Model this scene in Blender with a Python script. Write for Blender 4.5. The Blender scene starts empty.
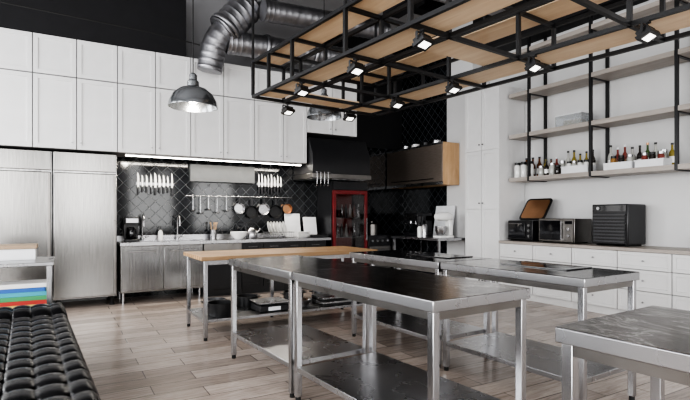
import bpy, bmesh, math, random
from mathutils import Vector, Matrix
random.seed(4)
COL = bpy.context.scene.collection
S = bpy.context.scene
S.view_settings.view_transform = 'AgX'
try: S.view_settings.look = 'AgX - High Contrast'
except Exception: pass
S.view_settings.exposure = 0.72

# ---------------------------------------------------------------- materials
def newmat(name):
    m = bpy.data.materials.new(name); m.use_nodes = True
    nt = m.node_tree; b = nt.nodes['Principled BSDF']
    return m, nt, b
def coord(nt, scale=(1,1,1), rot=(0,0,0)):
    tc = nt.nodes.new('ShaderNodeTexCoord'); mp = nt.nodes.new('ShaderNodeMapping')
    mp.inputs['Scale'].default_value = scale; mp.inputs['Rotation'].default_value = rot
    nt.links.new(tc.outputs['Object'], mp.inputs['Vector']); return mp.outputs['Vector']
def ramp(nt, fac, stops):
    r = nt.nodes.new('ShaderNodeValToRGB')
    e = r.color_ramp.elements
    e[0].position, e[0].color = stops[0][0], (*stops[0][1], 1)
    e[1].position, e[1].color = stops[-1][0], (*stops[-1][1], 1)
    for p, c in stops[1:-1]:
        k = e.new(p); k.color = (*c, 1)
    nt.links.new(fac, r.inputs['Fac']); return r.outputs['Color']
def noise(nt, vec, scale, detail=3, rough=.5, dist=0):
    n = nt.nodes.new('ShaderNodeTexNoise'); n.inputs['Scale'].default_value = scale
    n.inputs['Detail'].default_value = detail; n.inputs['Roughness'].default_value = rough
    n.inputs['Distortion'].default_value = dist
    nt.links.new(vec, n.inputs['Vector']); return n.outputs['Fac']
def bump(nt, b, h, strength=.1, dist=.01):
    k = nt.nodes.new('ShaderNodeBump'); k.inputs['Strength'].default_value = strength
    k.inputs['Distance'].default_value = dist
    nt.links.new(h, k.inputs['Height']); nt.links.new(k.outputs['Normal'], b.inputs['Normal'])
def simple(name, col, rough=.5, metal=0, var=.06, nscale=6, coat=0, trans=0, em=None, es=0):
    m, nt, b = newmat(name)
    v = coord(nt); f = noise(nt, v, nscale)
    lo = tuple(max(0, c*(1-var)) for c in col); hi = tuple(min(1, c*(1+var)) for c in col)
    nt.links.new(ramp(nt, f, [(.3, lo), (.7, hi)]), b.inputs['Base Color'])
    b.inputs['Roughness'].default_value = rough; b.inputs['Metallic'].default_value = metal
    b.inputs['Coat Weight'].default_value = coat
    b.inputs['Transmission Weight'].default_value = trans
    if em: b.inputs['Emission Color'].default_value = (*em, 1); b.inputs['Emission Strength'].default_value = es
    return m
def steelmat(name, lo, hi, r0=.2, r1=.4, stretch=(1, 30, 1), refl_streaks=False):
    m, nt, b = newmat(name); b.inputs['Metallic'].default_value = 1
    v = coord(nt, stretch); f = noise(nt, v, 8, 4)
    if refl_streaks:
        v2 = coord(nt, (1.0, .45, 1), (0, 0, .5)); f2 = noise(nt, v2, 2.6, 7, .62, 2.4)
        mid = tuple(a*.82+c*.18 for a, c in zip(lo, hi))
        nt.links.new(ramp(nt, f2, [(.43, lo), (.492, mid), (.505, hi), (.518, mid), (.58, lo)]), b.inputs['Base Color'])  # streaked reflections of the polished tops painted into the base colour
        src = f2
    else:
        nt.links.new(ramp(nt, f, [(.3, lo), (.7, hi)]), b.inputs['Base Color']); src = f
    mr = nt.nodes.new('ShaderNodeMapRange'); mr.inputs['To Min'].default_value = r0; mr.inputs['To Max'].default_value = r1
    nt.links.new(src, mr.inputs['Value']); nt.links.new(mr.outputs['Result'], b.inputs['Roughness'])
    return m
M = {}
M['steel'] = steelmat('brushed_steel', (.38, .38, .39), (.41, .41, .42), .26, .29, (.5, .5, .5))
M['steelv'] = steelmat('fridge_steel', (.22, .215, .21), (.29, .285, .275), .17, .23, (14, 14, .4))
M['steelfront'] = steelmat('sink_front_steel', (.24, .24, .24), (.36, .355, .35), .16, .24, (6, 6, .3))
M['cabfront'] = steelmat('beige_reflection_tint', (.33, .28, .24), (.40, .34, .30), .42, .5, (1, 1, 10))  # beige reflection on the steel front is put into the base colour
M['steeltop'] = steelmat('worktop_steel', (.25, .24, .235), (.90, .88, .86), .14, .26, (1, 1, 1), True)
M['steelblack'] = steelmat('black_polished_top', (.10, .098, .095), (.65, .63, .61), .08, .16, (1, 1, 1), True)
M['leg'] = steelmat('leg_steel', (.42, .42, .43), (.46, .46, .47), .25, .28, (.5, .5, .5))
M['duct'] = steelmat('duct_steel', (.24, .24, .25), (.36, .36, .38), .40, .48, (1, 1, 1))
M['steeldark'] = steelmat('smoked_steel', (.20, .19, .18), (.26, .25, .24), .25, .32, (.5, .5, .5))
M['white'] = simple('white_lacquer', (.70, .70, .70), .42, var=.02)
M['carcass'] = simple('grey_carcass', (.20, .20, .20), .7, var=.05)
M['whitewall'] = simple('white_plaster', (.62, .62, .62), .8, var=.03, nscale=2)
M['greywall'] = simple('grey_plaster', (.30, .30, .31), .85, var=.05, nscale=2)
M['blackwall'] = simple('black_plaster', (.006, .006, .008), .7, var=.2)
M['ceil'] = simple('ceiling_plaster', (.42, .42, .43), .9, var=.05, nscale=1)
M['black'] = simple('black_powder_coat', (.008, .008, .009), .4, var=.2)
M['blackplastic'] = simple('black_plastic', (.012, .012, .014), .3, var=.2)
M['greyplastic'] = simple('grey_plastic', (.05, .05, .055), .35, var=.1)
M['slate'] = simple('slate_grey_panel', (.075, .08, .085), .5, var=.1)
M['hoodblack'] = simple('hood_black', (.018, .018, .02), .34, var=.1)
M['rubber'] = simple('black_rubber', (.015, .015, .015), .8)
M['red'] = simple('red_enamel', (.15, .008, .010), .35, var=.2)
M['redglow'] = simple('red_lit_lining', (.12, .012, .012), .4, em=(1, .06, .03), es=.03)  # lining emits faintly, standing in for red light inside the fridge
M['glassdark'] = simple('dark_glass', (.008, .008, .010), .06, coat=.5)
M['ceramic'] = simple('white_ceramic', (.8, .8, .79), .2, coat=.3)
M['copper'] = simple('bronze_metal', (.45, .25, .14), .3, .9)
M['plasticwhite'] = simple('white_plastic', (.75, .76, .78), .35)
M['lamp_grey'] = simple('lamp_grey_enamel', (.24, .25, .26), .22, .85, coat=.3)
M['frosted'] = simple('frosted_bulb', (.8, .8, .78), .4)
M['led'] = simple('led_lens', (1, 1, 1), .3, em=(1, .98, .93), es=1.6)
M['strip'] = simple('led_strip', (1, 1, 1), .3, em=(1, .95, .86), es=12)
def wood(name, lo, hi, stretch, sc=3, rough=.45, strip=None):
    m, nt, b = newmat(name)
    v = coord(nt, stretch); f = noise(nt, v, sc, 6, .6, .6)
    c = ramp(nt, f, [(.3, lo), (.55, tuple((a+k)/2 for a, k in zip(lo, hi))), (.75, hi)])
    if strip:
        br = nt.nodes.new('ShaderNodeTexBrick'); br.inputs['Scale'].default_value = 1
        br.inputs['Brick Width'].default_value = strip[0]; br.inputs['Row Height'].default_value = strip[1]
        br.inputs['Mortar Size'].default_value = .0012
        br.inputs['Color1'].default_value = (.75, .75, .75, 1); br.inputs['Color2'].default_value = (1.15, 1.15, 1.15, 1)
        br.inputs['Mortar'].default_value = (.5, .5, .5, 1)
        nt.links.new(coord(nt), br.inputs['Vector'])
        mx = nt.nodes.new('ShaderNodeMixRGB'); mx.blend_type = 'MULTIPLY'; mx.inputs['Fac'].default_value = 1
        nt.links.new(c, mx.inputs['Color1']); nt.links.new(br.outputs['Color'], mx.inputs['Color2']); c = mx.outputs['Color']
    nt.links.new(c, b.inputs['Base Color']); b.inputs['Roughness'].default_value = rough
    bump(nt, b, f, .08, .003); return m
M['oak'] = wood('oak_board', (.72, .53, .35), (.87, .70, .50), (6, .6, 6))
M['oakwarm'] = wood('warm_oak_carcass', (.50, .31, .16), (.68, .46, .27), (4, 4, .8))
M['butcher'] = wood('butcher_block', (.46, .27, .13), (.70, .47, .26), (.8, 8, 8), strip=(.5, .045))
M['shelfboard'] = wood('pale_shelf_board', (.32, .285, .255), (.46, .42, .385), (6, .6, 6))
def floormat():
    m, nt, b = newmat('plank_tile_floor')
    v = coord(nt, (1, 1, 1), (0, 0, 0))
    br = nt.nodes.new('ShaderNodeTexBrick'); br.inputs['Scale'].default_value = 1
    br.inputs['Brick Width'].default_value = .9; br.inputs['Row Height'].default_value = .2
    br.inputs['Mortar Size'].default_value = .004; br.inputs['Mortar Smooth'].default_value = .3
    br.offset = .37
    br.inputs['Color1'].default_value = (.33, .275, .24, 1); br.inputs['Color2'].default_value = (.56, .485, .435, 1)
    br.inputs['Mortar'].default_value = (.13, .11, .10, 1)
    nt.links.new(v, br.inputs['Vector'])
    g = noise(nt, coord(nt, (.8, 9, 1)), 4, 7, .7, 1.2)
    gc = ramp(nt, g, [(.28, (.55, .52, .50)), (.5, (.92, .91, .90)), (.72, (1.24, 1.24, 1.23))])
    mx = nt.nodes.new('ShaderNodeMixRGB'); mx.blend_type = 'MULTIPLY'; mx.inputs['Fac'].default_value = 1
    nt.links.new(br.outputs['Color'], mx.inputs['Color1']); nt.links.new(gc, mx.inputs['Color2'])
    nt.links.new(mx.outputs['Color'], b.inputs['Base Color'])
    b.inputs['Roughness'].default_value = .22
    inv = nt.nodes.new('ShaderNodeMath'); inv.operation = 'SUBTRACT'; inv.inputs[0].default_value = 1
    nt.links.new(br.outputs['Fac'], inv.inputs[1]); bump(nt, b, inv.outputs[0], .4, .003)
    return m
M['floor'] = floormat()
def tilemat(name, axis):
    m, nt, b = newmat(name)
    v0 = coord(nt, (1, 1, 1), (0, 0, 0))
    sep = nt.nodes.new('ShaderNodeSeparateXYZ'); nt.links.new(v0, sep.inputs[0])
    cmb = nt.nodes.new('ShaderNodeCombineXYZ')
    nt.links.new(sep.outputs['X' if axis == 'y' else 'Y'], cmb.inputs[0]); nt.links.new(sep.outputs['Z'], cmb.inputs[1])
    mp = nt.nodes.new('ShaderNodeMapping'); mp.inputs['Rotation'].default_value = (0, 0, math.radians(45))
    nt.links.new(cmb.outputs[0], mp.inputs['Vector'])
    br = nt.nodes.new('ShaderNodeTexBrick'); br.inputs['Scale'].default_value = 1; br.offset = 0
    br.inputs['Brick Width'].default_value = .13; br.inputs['Row Height'].default_value = .13
    br.inputs['Mortar Size'].default_value = .005; br.inputs['Mortar Smooth'].default_value = .5
    br.inputs['Color1'].default_value = (.003, .004, .005, 1); br.inputs['Color2'].default_value = (.011, .012, .015, 1)
    br.inputs['Mortar'].default_value = (.07, .075, .08, 1)
    nt.links.new(mp.outputs[0], br.inputs['Vector'])
    nt.links.new(br.outputs['Color'], b.inputs['Base Color']); b.inputs['Roughness'].default_value = .08
    inv = nt.nodes.new('ShaderNodeMath'); inv.operation = 'SUBTRACT'; inv.inputs[0].default_value = 1
    nt.links.new(br.outputs['Fac'], inv.inputs[1]); bump(nt, b, inv.outputs[0], .7, .006)
    return m
M['tiley'] = tilemat('black_diagonal_tile', 'y'); M['tilex'] = tilemat('black_diagonal_tile_side', 'x')
def leather():
    m, nt, b = newmat('black_leather')
    vn = nt.nodes.new('ShaderNodeTexVoronoi'); vn.inputs['Scale'].default_value = 220
    nt.links.new(coord(nt), vn.inputs['Vector'])
    nt.links.new(ramp(nt, vn.outputs['Distance'], [(.1, (.002, .002, .003)), (.6, (.004, .004, .005))]), b.inputs['Base Color'])
    b.inputs['Roughness'].default_value = .26; b.inputs['Specular IOR Level'].default_value = .22
    bump(nt, b, vn.outputs['Distance'], .08, .002); return m
M['leather'] = leather()

# ---------------------------------------------------------------- mesh builder
class MB:
    def __init__(s): s.bm = bmesh.new()
    def box(s, x0, x1, y0, y1, z0, z1, mt=None):
        vs = [s.bm.verts.new(p) for p in [(x0,y0,z0),(x1,y0,z0),(x1,y1,z0),(x0,y1,z0),(x0,y0,z1),(x1,y0,z1),(x1,y1,z1),(x0,y1,z1)]]
        if mt is not None:
            for v in vs: v.co = mt @ v.co
        for f in [(0,3,2,1),(4,5,6,7),(0,1,5,4),(1,2,6,5),(2,3,7,6),(3,0,4,7)]: s.bm.faces.new([vs[i] for i in f])
        return s
    def prism(s, pts, axis, a, b):
        def P(p, t): return {'x': (t, p[0], p[1]), 'y': (p[0], t, p[1]), 'z': (p[0], p[1], t)}[axis]
        A = [s.bm.verts.new(P(p, a)) for p in pts]; B = [s.bm.verts.new(P(p, b)) for p in pts]
        n = len(pts)
        s.bm.faces.new(A); s.bm.faces.new(B[::-1])
        for i in range(n): s.bm.faces.new([A[i], B[i], B[(i+1) % n], A[(i+1) % n]])
        return s
    def tube(s, pts, r, seg=12, cap=True):
        pts = [Vector(p) for p in pts]; n = len(pts)
        rs = r if isinstance(r, (list, tuple)) else [r]*n
        t0 = (pts[1]-pts[0]).normalized()
        up = Vector((0, 0, 1)) if abs(t0.z) < .9 else Vector((1, 0, 0))
        nrm = t0.cross(up).normalized(); rings = []
        for i, p in enumerate(pts):
            t = (pts[min(i+1, n-1)]-pts[max(i-1, 0)]).normalized()
            nrm = (nrm - t*nrm.dot(t)).normalized(); bn = t.cross(nrm)
            rings.append([s.bm.verts.new(p+(nrm*math.cos(2*math.pi*k/seg)+bn*math.sin(2*math.pi*k/seg))*rs[i]) for k in range(seg)])
        for a, b in zip(rings, rings[1:]):
            for k in range(seg): s.bm.faces.new([a[k], a[(k+1) % seg], b[(k+1) % seg], b[k]])
        if cap: s.bm.faces.new(rings[0][::-1]); s.bm.faces.new(rings[-1])
        return s
    def cyl(s, p0, p1, r, r2=None, seg=16):
        return s.tube([p0, p1], [r, r if r2 is None else r2], seg)
    def lathe(s, prof, c=(0, 0, 0), seg=24, mt=None):
        rings = []
        for r, z in prof:
            if r < 1e-5: ring = [s.bm.verts.new((c[0], c[1], c[2]+z))]
            else: ring = [s.bm.verts.new((c[0]+r*math.cos(2*math.pi*k/seg), c[1]+r*math.sin(2*math.pi*k/seg), c[2]+z)) for k in range(seg)]
            if mt is not None:
                for v in ring: v.co = mt @ v.co
            rings.append(ring)
        for a, b in zip(rings, rings[1:]):
            if len(a) == 1 and len(b) == 1: continue
            for k in range(seg):
                k2 = (k+1) % seg
                if len(a) == 1: s.bm.faces.new([a[0], b[k2], b[k]])
                elif len(b) == 1: s.bm.faces.new([a[k], a[k2], b[0]])
                else: s.bm.faces.new([a[k], a[k2], b[k2], b[k]])
        return s
def mk(mb, name, mat, parent=None, loc=(0, 0, 0), rot=(0, 0, 0), bevel=0, label=None, category=None, group=None, kind=None, closed=True):
    bm = mb.bm
    if closed: bmesh.ops.recalc_face_normals(bm, faces=bm.faces[:])
    for f in bm.faces: f.smooth = True
    for e in bm.edges:
        if len(e.link_faces) == 2:
            if e.calc_face_angle(0) > math.radians(38): e.smooth = False
    me = bpy.data.meshes.new(name); bm.to_mesh(me); bm.free()
    me.materials.append(M[mat] if isinstance(mat, str) else mat)
    o = bpy.data.objects.new(name, me); COL.objects.link(o)
    o.location = loc; o.rotation_euler = rot
    if parent: o.parent = parent
    if bevel:
        b = o.modifiers.new('bevel', 'BEVEL'); b.width = bevel; b.segments = 2; b.limit_method = 'ANGLE'; b.angle_limit = math.radians(40)
    if label: o['label'] = label
    if category: o['category'] = category
    if group: o['group'] = group
    if kind: o['kind'] = kind
    return o
def root(name, label, category, loc=(0, 0, 0), rot=(0, 0, 0), group=None):
    o = bpy.data.objects.new(name, None); COL.objects.link(o); o.empty_display_size = .1
    o.location = loc; o.rotation_euler = rot; o['label'] = label; o['category'] = category
    if group: o['group'] = group
    return o
def dup(o, loc, rot=None, scale=None, label=None):
    n = o.copy(); COL.objects.link(n); n.location = loc
    if rot is not None: n.rotation_euler = rot
    if scale is not None: n.scale = scale
    if label: n['label'] = label
    def rec(a, b):
        for c in list(a.children):
            k = c.copy(); COL.objects.link(k); k.parent = b; rec(c, k)
    rec(o, n); return n
def struct(mb, name, mat): return mk(mb, name, mat, kind='structure')

# ---------------------------------------------------------------- shell
CZ = 4.8
struct(MB().box(-3.4, 7.2, -4.4, 8.3, -.1, 0), 'floor', 'floor')
struct(MB().box(-3.4, 7.2, -4.4, 8.3, CZ, CZ+.1), 'ceiling', 'ceil')
struct(MB().box(-3, .70, 8.1, 8.3, .002, CZ-.002), 'wall_back', 'whitewall')
struct(MB().box(.702, 6.098, 8.1, 8.3, .002, 2.6), 'wall_back_tiled', 'tiley')
struct(MB().box(.702, 6.098, 8.1, 8.3, 2.602, CZ-.002), 'wall_back_upper', 'blackwall')
struct(MB().box(6.1, 7.1, 6.75, 8.3, .002, CZ-.002), 'wall_side_tiled', 'tilex')
struct(MB().box(6.1, 7.1, 6.1, 6.748, .002, CZ-.002), 'wall_side_pillar', 'whitewall')
struct(MB().box(6.5, 6.7, -4, 6.098, .002, CZ-.002), 'wall_right', 'whitewall')
struct(MB().box(-2.99, 1.62, 7.47, 8.098, 3.625, 4.5), 'trim_1', 'blackwall')
struct(MB().box(1.64, 4.1, 7.9, 8.098, 3.625, CZ-.002), 'trim_2', 'greywall')
for k, y in enumerate((2.1, 5.3)):
    struct(MB().box(-2.99, 6.05, y, y+.25, CZ-.35, CZ-.002), 'trim_%d' % (k+3), 'greywall')
struct(MB().box(-2.99, 6.05, 6.2, 6.4, CZ-.2, CZ-.002), 'trim_5', 'blackwall')
struct(MB().box(4.3, 4.6, 5.552, 6.198, CZ-.45, CZ-.002), 'trim_6', 'blackwall')
struct(MB().box(6.1, 6.498, .5, 6.098, 4.0, CZ-.002), 'trim_7', 'blackwall')
struct(MB().box(3.0, 6.05, 2.36, 5.29, CZ-.06, CZ-.003), 'trim_8', 'blackwall')
def window_wall(name, axis, pos, a0, a1, n0):
    m = MB()
    def bx(p0, p1, z0, z1):
        if axis == 'x': m.box(pos-.2, pos, p0, p1, z0, z1)
        else: m.box(p0, p1, pos-.2, pos, z0, z1)
    bx(a0, a1, .002, .7); bx(a0, a1, 3.7, CZ-.002)
    n = 4; w = (a1-a0)/n; pier = .8
    for i in range(n+1):
        c = a0+i*w; bx(max(a0, c-pier/2), min(a1, c+pier/2), .7, 3.7)
    struct(m, name, 'greywall')
    for i in range(n):
        q0 = a0+i*w+pier/2+.002; q1 = a0+(i+1)*w-pier/2-.002; mm = MB(); t = .05
        def fb(p0, p1, z0, z1):
            if axis == 'x': mm.box(pos-.14, pos-.08, p0, p1, z0, z1)
            else: mm.box(p0, p1, pos-.14, pos-.08, z0, z1)
        mid = (q0+q1)/2
        fb(q0, q1, .702, .752); fb(q0, q1, 3.648, 3.698); fb(q0, q0+t, .752, 3.648); fb(q1-t, q1, .752, 3.648)
        fb(mid-.025, mid+.025, .752, 3.648); fb(q0+t, mid-.025, 2.6, 2.65); fb(mid+.025, q1-t, 2.6, 2.65)
        struct(mm, 'window_%d' % (n0+i), 'black')
window_wall('wall_left', 'x', -3.0, -4.0, 8.09, 1)
window_wall('wall_rear', 'y', -4.0, -3.0, 6.69, 5)

# ---------------------------------------------------------------- doors
def shaker(x0, x1, z0, z1, y, fr=.055, g=.004):
    m = MB()
    x0 += g; x1 -= g; z0 += g; z1 -= g
    m.box(x0+fr, x1-fr, y+.011, y+.018, z0+fr, z1-fr)
    m.box(x0, x0+fr, y, y+.02, z0, z1); m.box(x1-fr, x1, y, y+.02, z0, z1)
    m.box(x0+fr, x1-fr, y, y+.02, z0, z0+fr); m.box(x0+fr, x1-fr, y, y+.02, z1-fr, z1)
    return m
def knob(x, z, y):
    return MB().cyl((x, y, z), (x, y-.012, z), .005).cyl((x, y-.012, z), (x, y-.022, z), .011)

edges = [-1.31, -.81, -.31, .19, .69, 1.19, 1.69, 2.19, 2.69, 3.19, 3.62, 4.12, 4.62]
for i in range(len(edges)-1):
    w = edges[i+1]-edges[i]-.003
    zb = 2.135 if edges[i] < 3.6 else 2.665
    r = root('wall_cabinet', 'white shaker-door wall cabinet fixed high on the kitchen wall', 'cabinet', (edges[i], 7.47, zb), group='white wall cabinets')
    H = 3.62-zb; sp = 3.10-zb
    mk(MB().box(0, w, .022, .42 if edges[i] > 1.1 else .625, 0, H), 'body', 'carcass', r)
    d = mk(shaker(0, w, 0, sp-.004, 0), 'door', 'white', r, bevel=.002)
    mk(knob(.05 if i % 2 else w-.05, .09, 0), 'knob', 'steel', d)
    d = mk(shaker(0, w, sp+.004, H, 0), 'door', 'white', r, bevel=.002)
r = root('light_strip', 'glowing white strip light beneath the wall cabinets', 'light', (.8, 7.6, 2.116))
mk(MB().box(0, 2.78, 0, .05, 0, .0185), 'housing', 'steel', r)
mk(MB().box(.01, 2.77, .005, .045, -.008, -.0005), 'diffuser', 'strip', r)

def fridge(x):
    r = root('refrigerator', 'tall stainless steel upright commercial refrigerator', 'refrigerator', (x, 7.47, 0), group='steel upright refrigerators')
    W = .776
    mk(MB().box(0, W, .05, .62, .12, 2.10), 'body', 'steelfront', r, bevel=.006)
    mk(MB().box(.012, W-.012, 0, .048, 1.85, 2.095), 'vent_panel', 'steelv', r, bevel=.005)
    d = mk(MB().box(.012, W-.012, 0, .048, .14, 1.825), 'door', 'steelv', r, bevel=.012)
    mk(MB().box(W-.05, W-.018, -.014, -.001, .16, 1.80), 'handle', 'steeldark', d, bevel=.003)
    for lx in (.06, W-.06):
        for ly in (.1, .56):
            mk(MB().cyl((lx, ly, .0), (lx, ly, .12), .022).cyl((lx, ly, 0), (lx, ly, .02), .035), 'foot', 'rubber', r)
fridge(-.09); fridge(-.87); fridge(-1.65)

# ---------------------------------------------------------------- back counter
r = root('sink_cabinet', 'stainless steel sink base cabinet with two doors', 'cabinet', (.73, 7.5, 0))
mk(MB().box(0, 1.15, .02, .58, .15, .82), 'body', 'steeldark', r)
for a in (0, .576):
    d = mk(MB().box(a+.005, a+.569, 0, .018, .17, .81), 'door', 'steelfront', r, bevel=.004)
    mk(MB().cyl((a+.1, -.025, .74), (a+.47, -.025, .74), .007), 'handle', 'leg', d)
for lx in (.04, 1.11):
    for ly in (.06, .54): mk(MB().cyl((lx, ly, 0), (lx, ly, .15), .02), 'foot', 'leg', r)
xx = 1.89
for w, nm in ((.6, 'dishwasher'), (.72, 'c'), (.8, 'c')):
    if nm == 'dishwasher':
        r = root('dishwasher', 'black-fronted built-in dishwasher under the counter', 'dishwasher', (xx, 7.5, 0))
        mk(MB().box(0, w-.003, .02, .58, .002, .82), 'body', 'blackplastic', r)
        d = mk(MB().box(.004, w-.007, 0, .019, .1, .7), 'door', 'blackplastic', r, bevel=.004)
        mk(MB().box(.06, w-.06, -.03, -.015, .64, .66).box(.06, .08, -.015, 0, .64, .66).box(w-.08, w-.06, -.015, 0, .64, .66), 'handle', 'leg', d)
        mk(MB().box(.004, w-.007, 0, .019, .71, .81), 'control_panel', 'steeldark', r)
    else:
        r = root('base_cabinet', 'black base cabinet with two doors under the counter', 'cabinet', (xx, 7.5, 0), group='black base cabinets')
        mk(MB().box(0, w-.003, .02, .58, .002, .82), 'body', 'black', r)
        for k in range(2):
            d = mk(shaker(k*w/2, (k+1)*w/2-.003, .1, .81, 0), 'door', 'black', r)
            mk(MB().cyl((k*w/2+.1, -.02, .75), (k*w/2+.25, -.02, .75), .005), 'handle', 'leg', d)
    xx += w
r = root('kitchen_counter', 'long stainless steel worktop with sink basins', 'counter', (.72, 7.46, .822))
m = MB(); m.box(0, .12, 0, .62, 0, .043).box(.58, .66, 0, .62, 0, .043).box(1.12, 3.36, 0, .62, 0, .043)
m.box(.12, .58, 0, .1, 0, .043).box(.12, .58, .5, .62, 0, .043).box(.66, 1.12, 0, .1, 0, .043).box(.66, 1.12, .5, .62, 0, .043)
m.box(0, 3.36, .622, .634, 0, .12)
mk(m, 'worktop', 'steel', r)
for a in (.12, .66):
    m = MB(); a0, a1 = a+.001, a+.459
    m.box(a0, a1, .101, .499, .001, .004).box(a0, a0+.004, .101, .499, .004, .042).box(a1-.004, a1, .101, .499, .004, .042)
    m.box(a0+.004, a1-.004, .101, .105, .004, .042).box(a0+.004, a1-.004, .495, .499, .004, .042)
    mk(m, 'sink_basin', 'leg', r)
def faucet(x):
    r = root('faucet', 'chrome gooseneck kitchen faucet at the sink', 'faucet', (x, 8.0, .8655), group='gooseneck faucets')
    pts = [(0, 0, .02), (0, 0, .3)]+[(0, -.09+.09*math.cos(t), .3+.09*math.sin(t)) for t in [math.pi*k/8 for k in range(1, 9)]]+[(0, -.18, .22)]
    mk(MB().tube(pts, .012, 12), 'spout', 'leg', r); mk(MB().cyl((0, 0, 0), (0, 0, .05), .026), 'base', 'leg', r)
    mk(MB().cyl((.02, 0, .03), (.1, 0, .07), .007), 'lever', 'leg', r)
faucet(1.08); faucet(1.6)
r = root('coffee_maker', 'small black and steel drip coffee maker on the worktop', 'coffee maker', (.8, 7.66, .8655))
mk(MB().box(0, .2, 0, .26, 0, .04).box(0, .2, .16, .26, .04, .34).box(0, .2, 0, .26, .26, .36), 'body', 'blackplastic', r, bevel=.008)
mk(MB().lathe([(.0, .042), (.06, .042), (.075, .1), (.06, .2), (.05, .215)], (.1, .08, 0)), 'carafe', 'glassdark', r, closed=False)
mk(MB().box(.02, .18, -.003, -.0005, .28, .34), 'control_panel', 'steel', r)
r = root('soap_bottle', 'white pump soap bottle beside the sink', 'bottle', (1.34, 7.98, .8655))
mk(MB().lathe([(0, 0), (.035, 0), (.037, .01), (.037, .12), (.02, .15), (.014, .16), (0, .16)]), 'bottle_body', 'ceramic', r)
mk(MB().cyl((0, 0, .16), (0, 0, .2), .006).box(-.012, .012, -.05, .012, .2, .215), 'pump', 'blackplastic', r)
r = root('kettle', 'stainless steel kettle with black handle', 'kettle', (2.75, 7.8, .8655))
mk(MB().lathe([(0, 0), (.09, 0), (.1, .02), (.095, .1), (.065, .17), (.04, .185), (0, .19)]), 'body', 'leg', r)
mk(MB().tube([(-.09, 0, .12), (-.1, 0, .2), (-.06, 0, .26), (.02, 0, .27), (.06, 0, .25)], .009), 'handle', 'blackplastic', r)
mk(MB().tube([(.08, 0, .09), (.13, 0, .13), (.15, 0, .17)], [.022, .016, .012]), 'spout', 'leg', r)
mk(MB().lathe([(0, .19), (.015, .19), (.018, .21), (0, .215)]), 'lid_knob', 'blackplastic', r)
r = root('dish_rack', 'steel wire dish rack standing on the worktop', 'dish rack', (3.0, 7.64, .8655))
m = MB()
for z in (.01, .1):
    m.tube([(0, 0, z), (.46, 0, z), (.46, .3, z), (0, .3, z), (0, 0, z)], .004, 6)
for k in range(12):
    x = .02+k*.038; m.tube([(x, 0, .1), (x, 0, .01), (x, .3, .01), (x, .3, .1)], .0025, 6)
mk(m, 'rack_frame', 'leg', r)
def plate(loc, rot, rad=.13, lab='white round ceramic dinner plate standing in the rack'):
    return mk(MB().lathe([(0, 0), (rad*.6, 0), (rad*.65, .004), (rad, .016), (rad, .02), (rad*.62, .009), (0, .006)], seg=32), 'plate', 'ceramic', None, loc, rot, label=lab, category='plate', group='white plates')
for k in range(6): plate((3.06+k*.055, 7.79, .8655+.155), (0, math.radians(72), math.radians(-35)))
for k in range(5): plate((3.62, 7.62, .866+k*.021), (0, 0, 0), .12, 'white round ceramic dinner plate in a stack')
r = root('mixing_bowl', 'large white ceramic bowl on the worktop', 'bowl', (2.5, 7.7, .866))
mk(MB().lathe([(0, 0), (.06, 0), (.12, .06), (.14, .12), (.134, .12), (.112, .064), (.055, .01), (0, .01)], seg=28), 'bowl_body', 'ceramic', r)
r = root('utensil_crock', 'steel crock holding wooden spoons on the worktop', 'crock', (2.15, 7.92, .866))
mk(MB().lathe([(0, 0), (.05, 0), (.055, .15), (.05, .15), (.046, .008), (0, .008)]), 'crock_body', 'steel', r)
for a, b in ((.02, .01), (-.02, .015), (.0, -.02), (.025, -.015)): mk(MB().tube([(a*.5, b*.5, .01), (a*1.8, b*1.8, .24), (a*2, b*2, .27)], [.005, .005, .014], 8), 'spoon', 'oakwarm', r)
mk(MB().box(0, .3, 0, .015, 0, .42), 'cutting_board', 'plasticwhite', None, (3.45, 7.98, .870), (math.radians(-10), 0, 0), .005, 'white plastic cutting board leaning on the tiles', 'cutting board', 'white cutting boards')
mk(MB().box(0, .26, 0, .015, 0, .36), 'cutting_board', 'plasticwhite', None, (3.78, 7.9, .871), (math.radians(-12), 0, 0), .005, 'white plastic cutting board leaning on the tiles', 'cutting board', 'white cutting boards')
r = root('induction_hob', 'black glass two-ring countertop hob', 'hob', (3.76, 7.52, .866))
mk(MB().box(0, .3, 0, .3, 0, .05), 'body', 'blackplastic', r, bevel=.004)
mk(MB().cyl((.15, .15, .0505), (.15, .15, .054), .1, seg=28), 'cooking_plate', 'glassdark', r)

r = root('utensil_rail', 'long steel wall rail for hanging pans', 'rail', (1.74, 8.05, 1.57))
mk(MB().cyl((0, 0, 0), (1.86, 0, 0), .008), 'bar', 'leg', r)
for x in (.05, .9, 1.8): mk(MB().cyl((x, 0, 0), (x, .0495, 0), .007), 'bracket', 'leg', r)
def pan(x, rad, hl, mat='leg', lab='steel frying pan hanging from the wall rail'):
    r = root('frying_pan', lab, 'pan', (x, 8.04, 1.56), group='hanging pans')
    mt = Matrix.Translation((0, -.0, -hl-rad)) @ Matrix.Rotation(math.radians(90), 4, 'X')
    mk(MB().lathe([(0, -.03), (rad*.8, -.03), (rad, .02), (rad*.97, .02), (rad*.78, -.024), (0, -.024)], seg=28, mt=mt), 'pan_body', mat, r)
    mk(MB().box(-.012, .012, -.022, -.014, -hl-.01, -.02).tube([(0, -.016, -.02), (0, -.012, .016), (0, 0, .018)], .003, 6), 'handle', 'blackplastic', r)
for x, rr, hl, mm in ((2.62, .09, .1, 'leg'), (2.84, .11, .14, 'black'), (3.06, .1, .1, 'leg'), (3.28, .12, .12, 'black'), (3.5, .09, .1, 'copper')):
    pan(x, rr, hl, mm, {'leg': 'steel frying pan hanging from the wall rail', 'black': 'black frying pan hanging from the wall rail', 'copper': 'copper pan hanging from the wall rail'}[mm])
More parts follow.
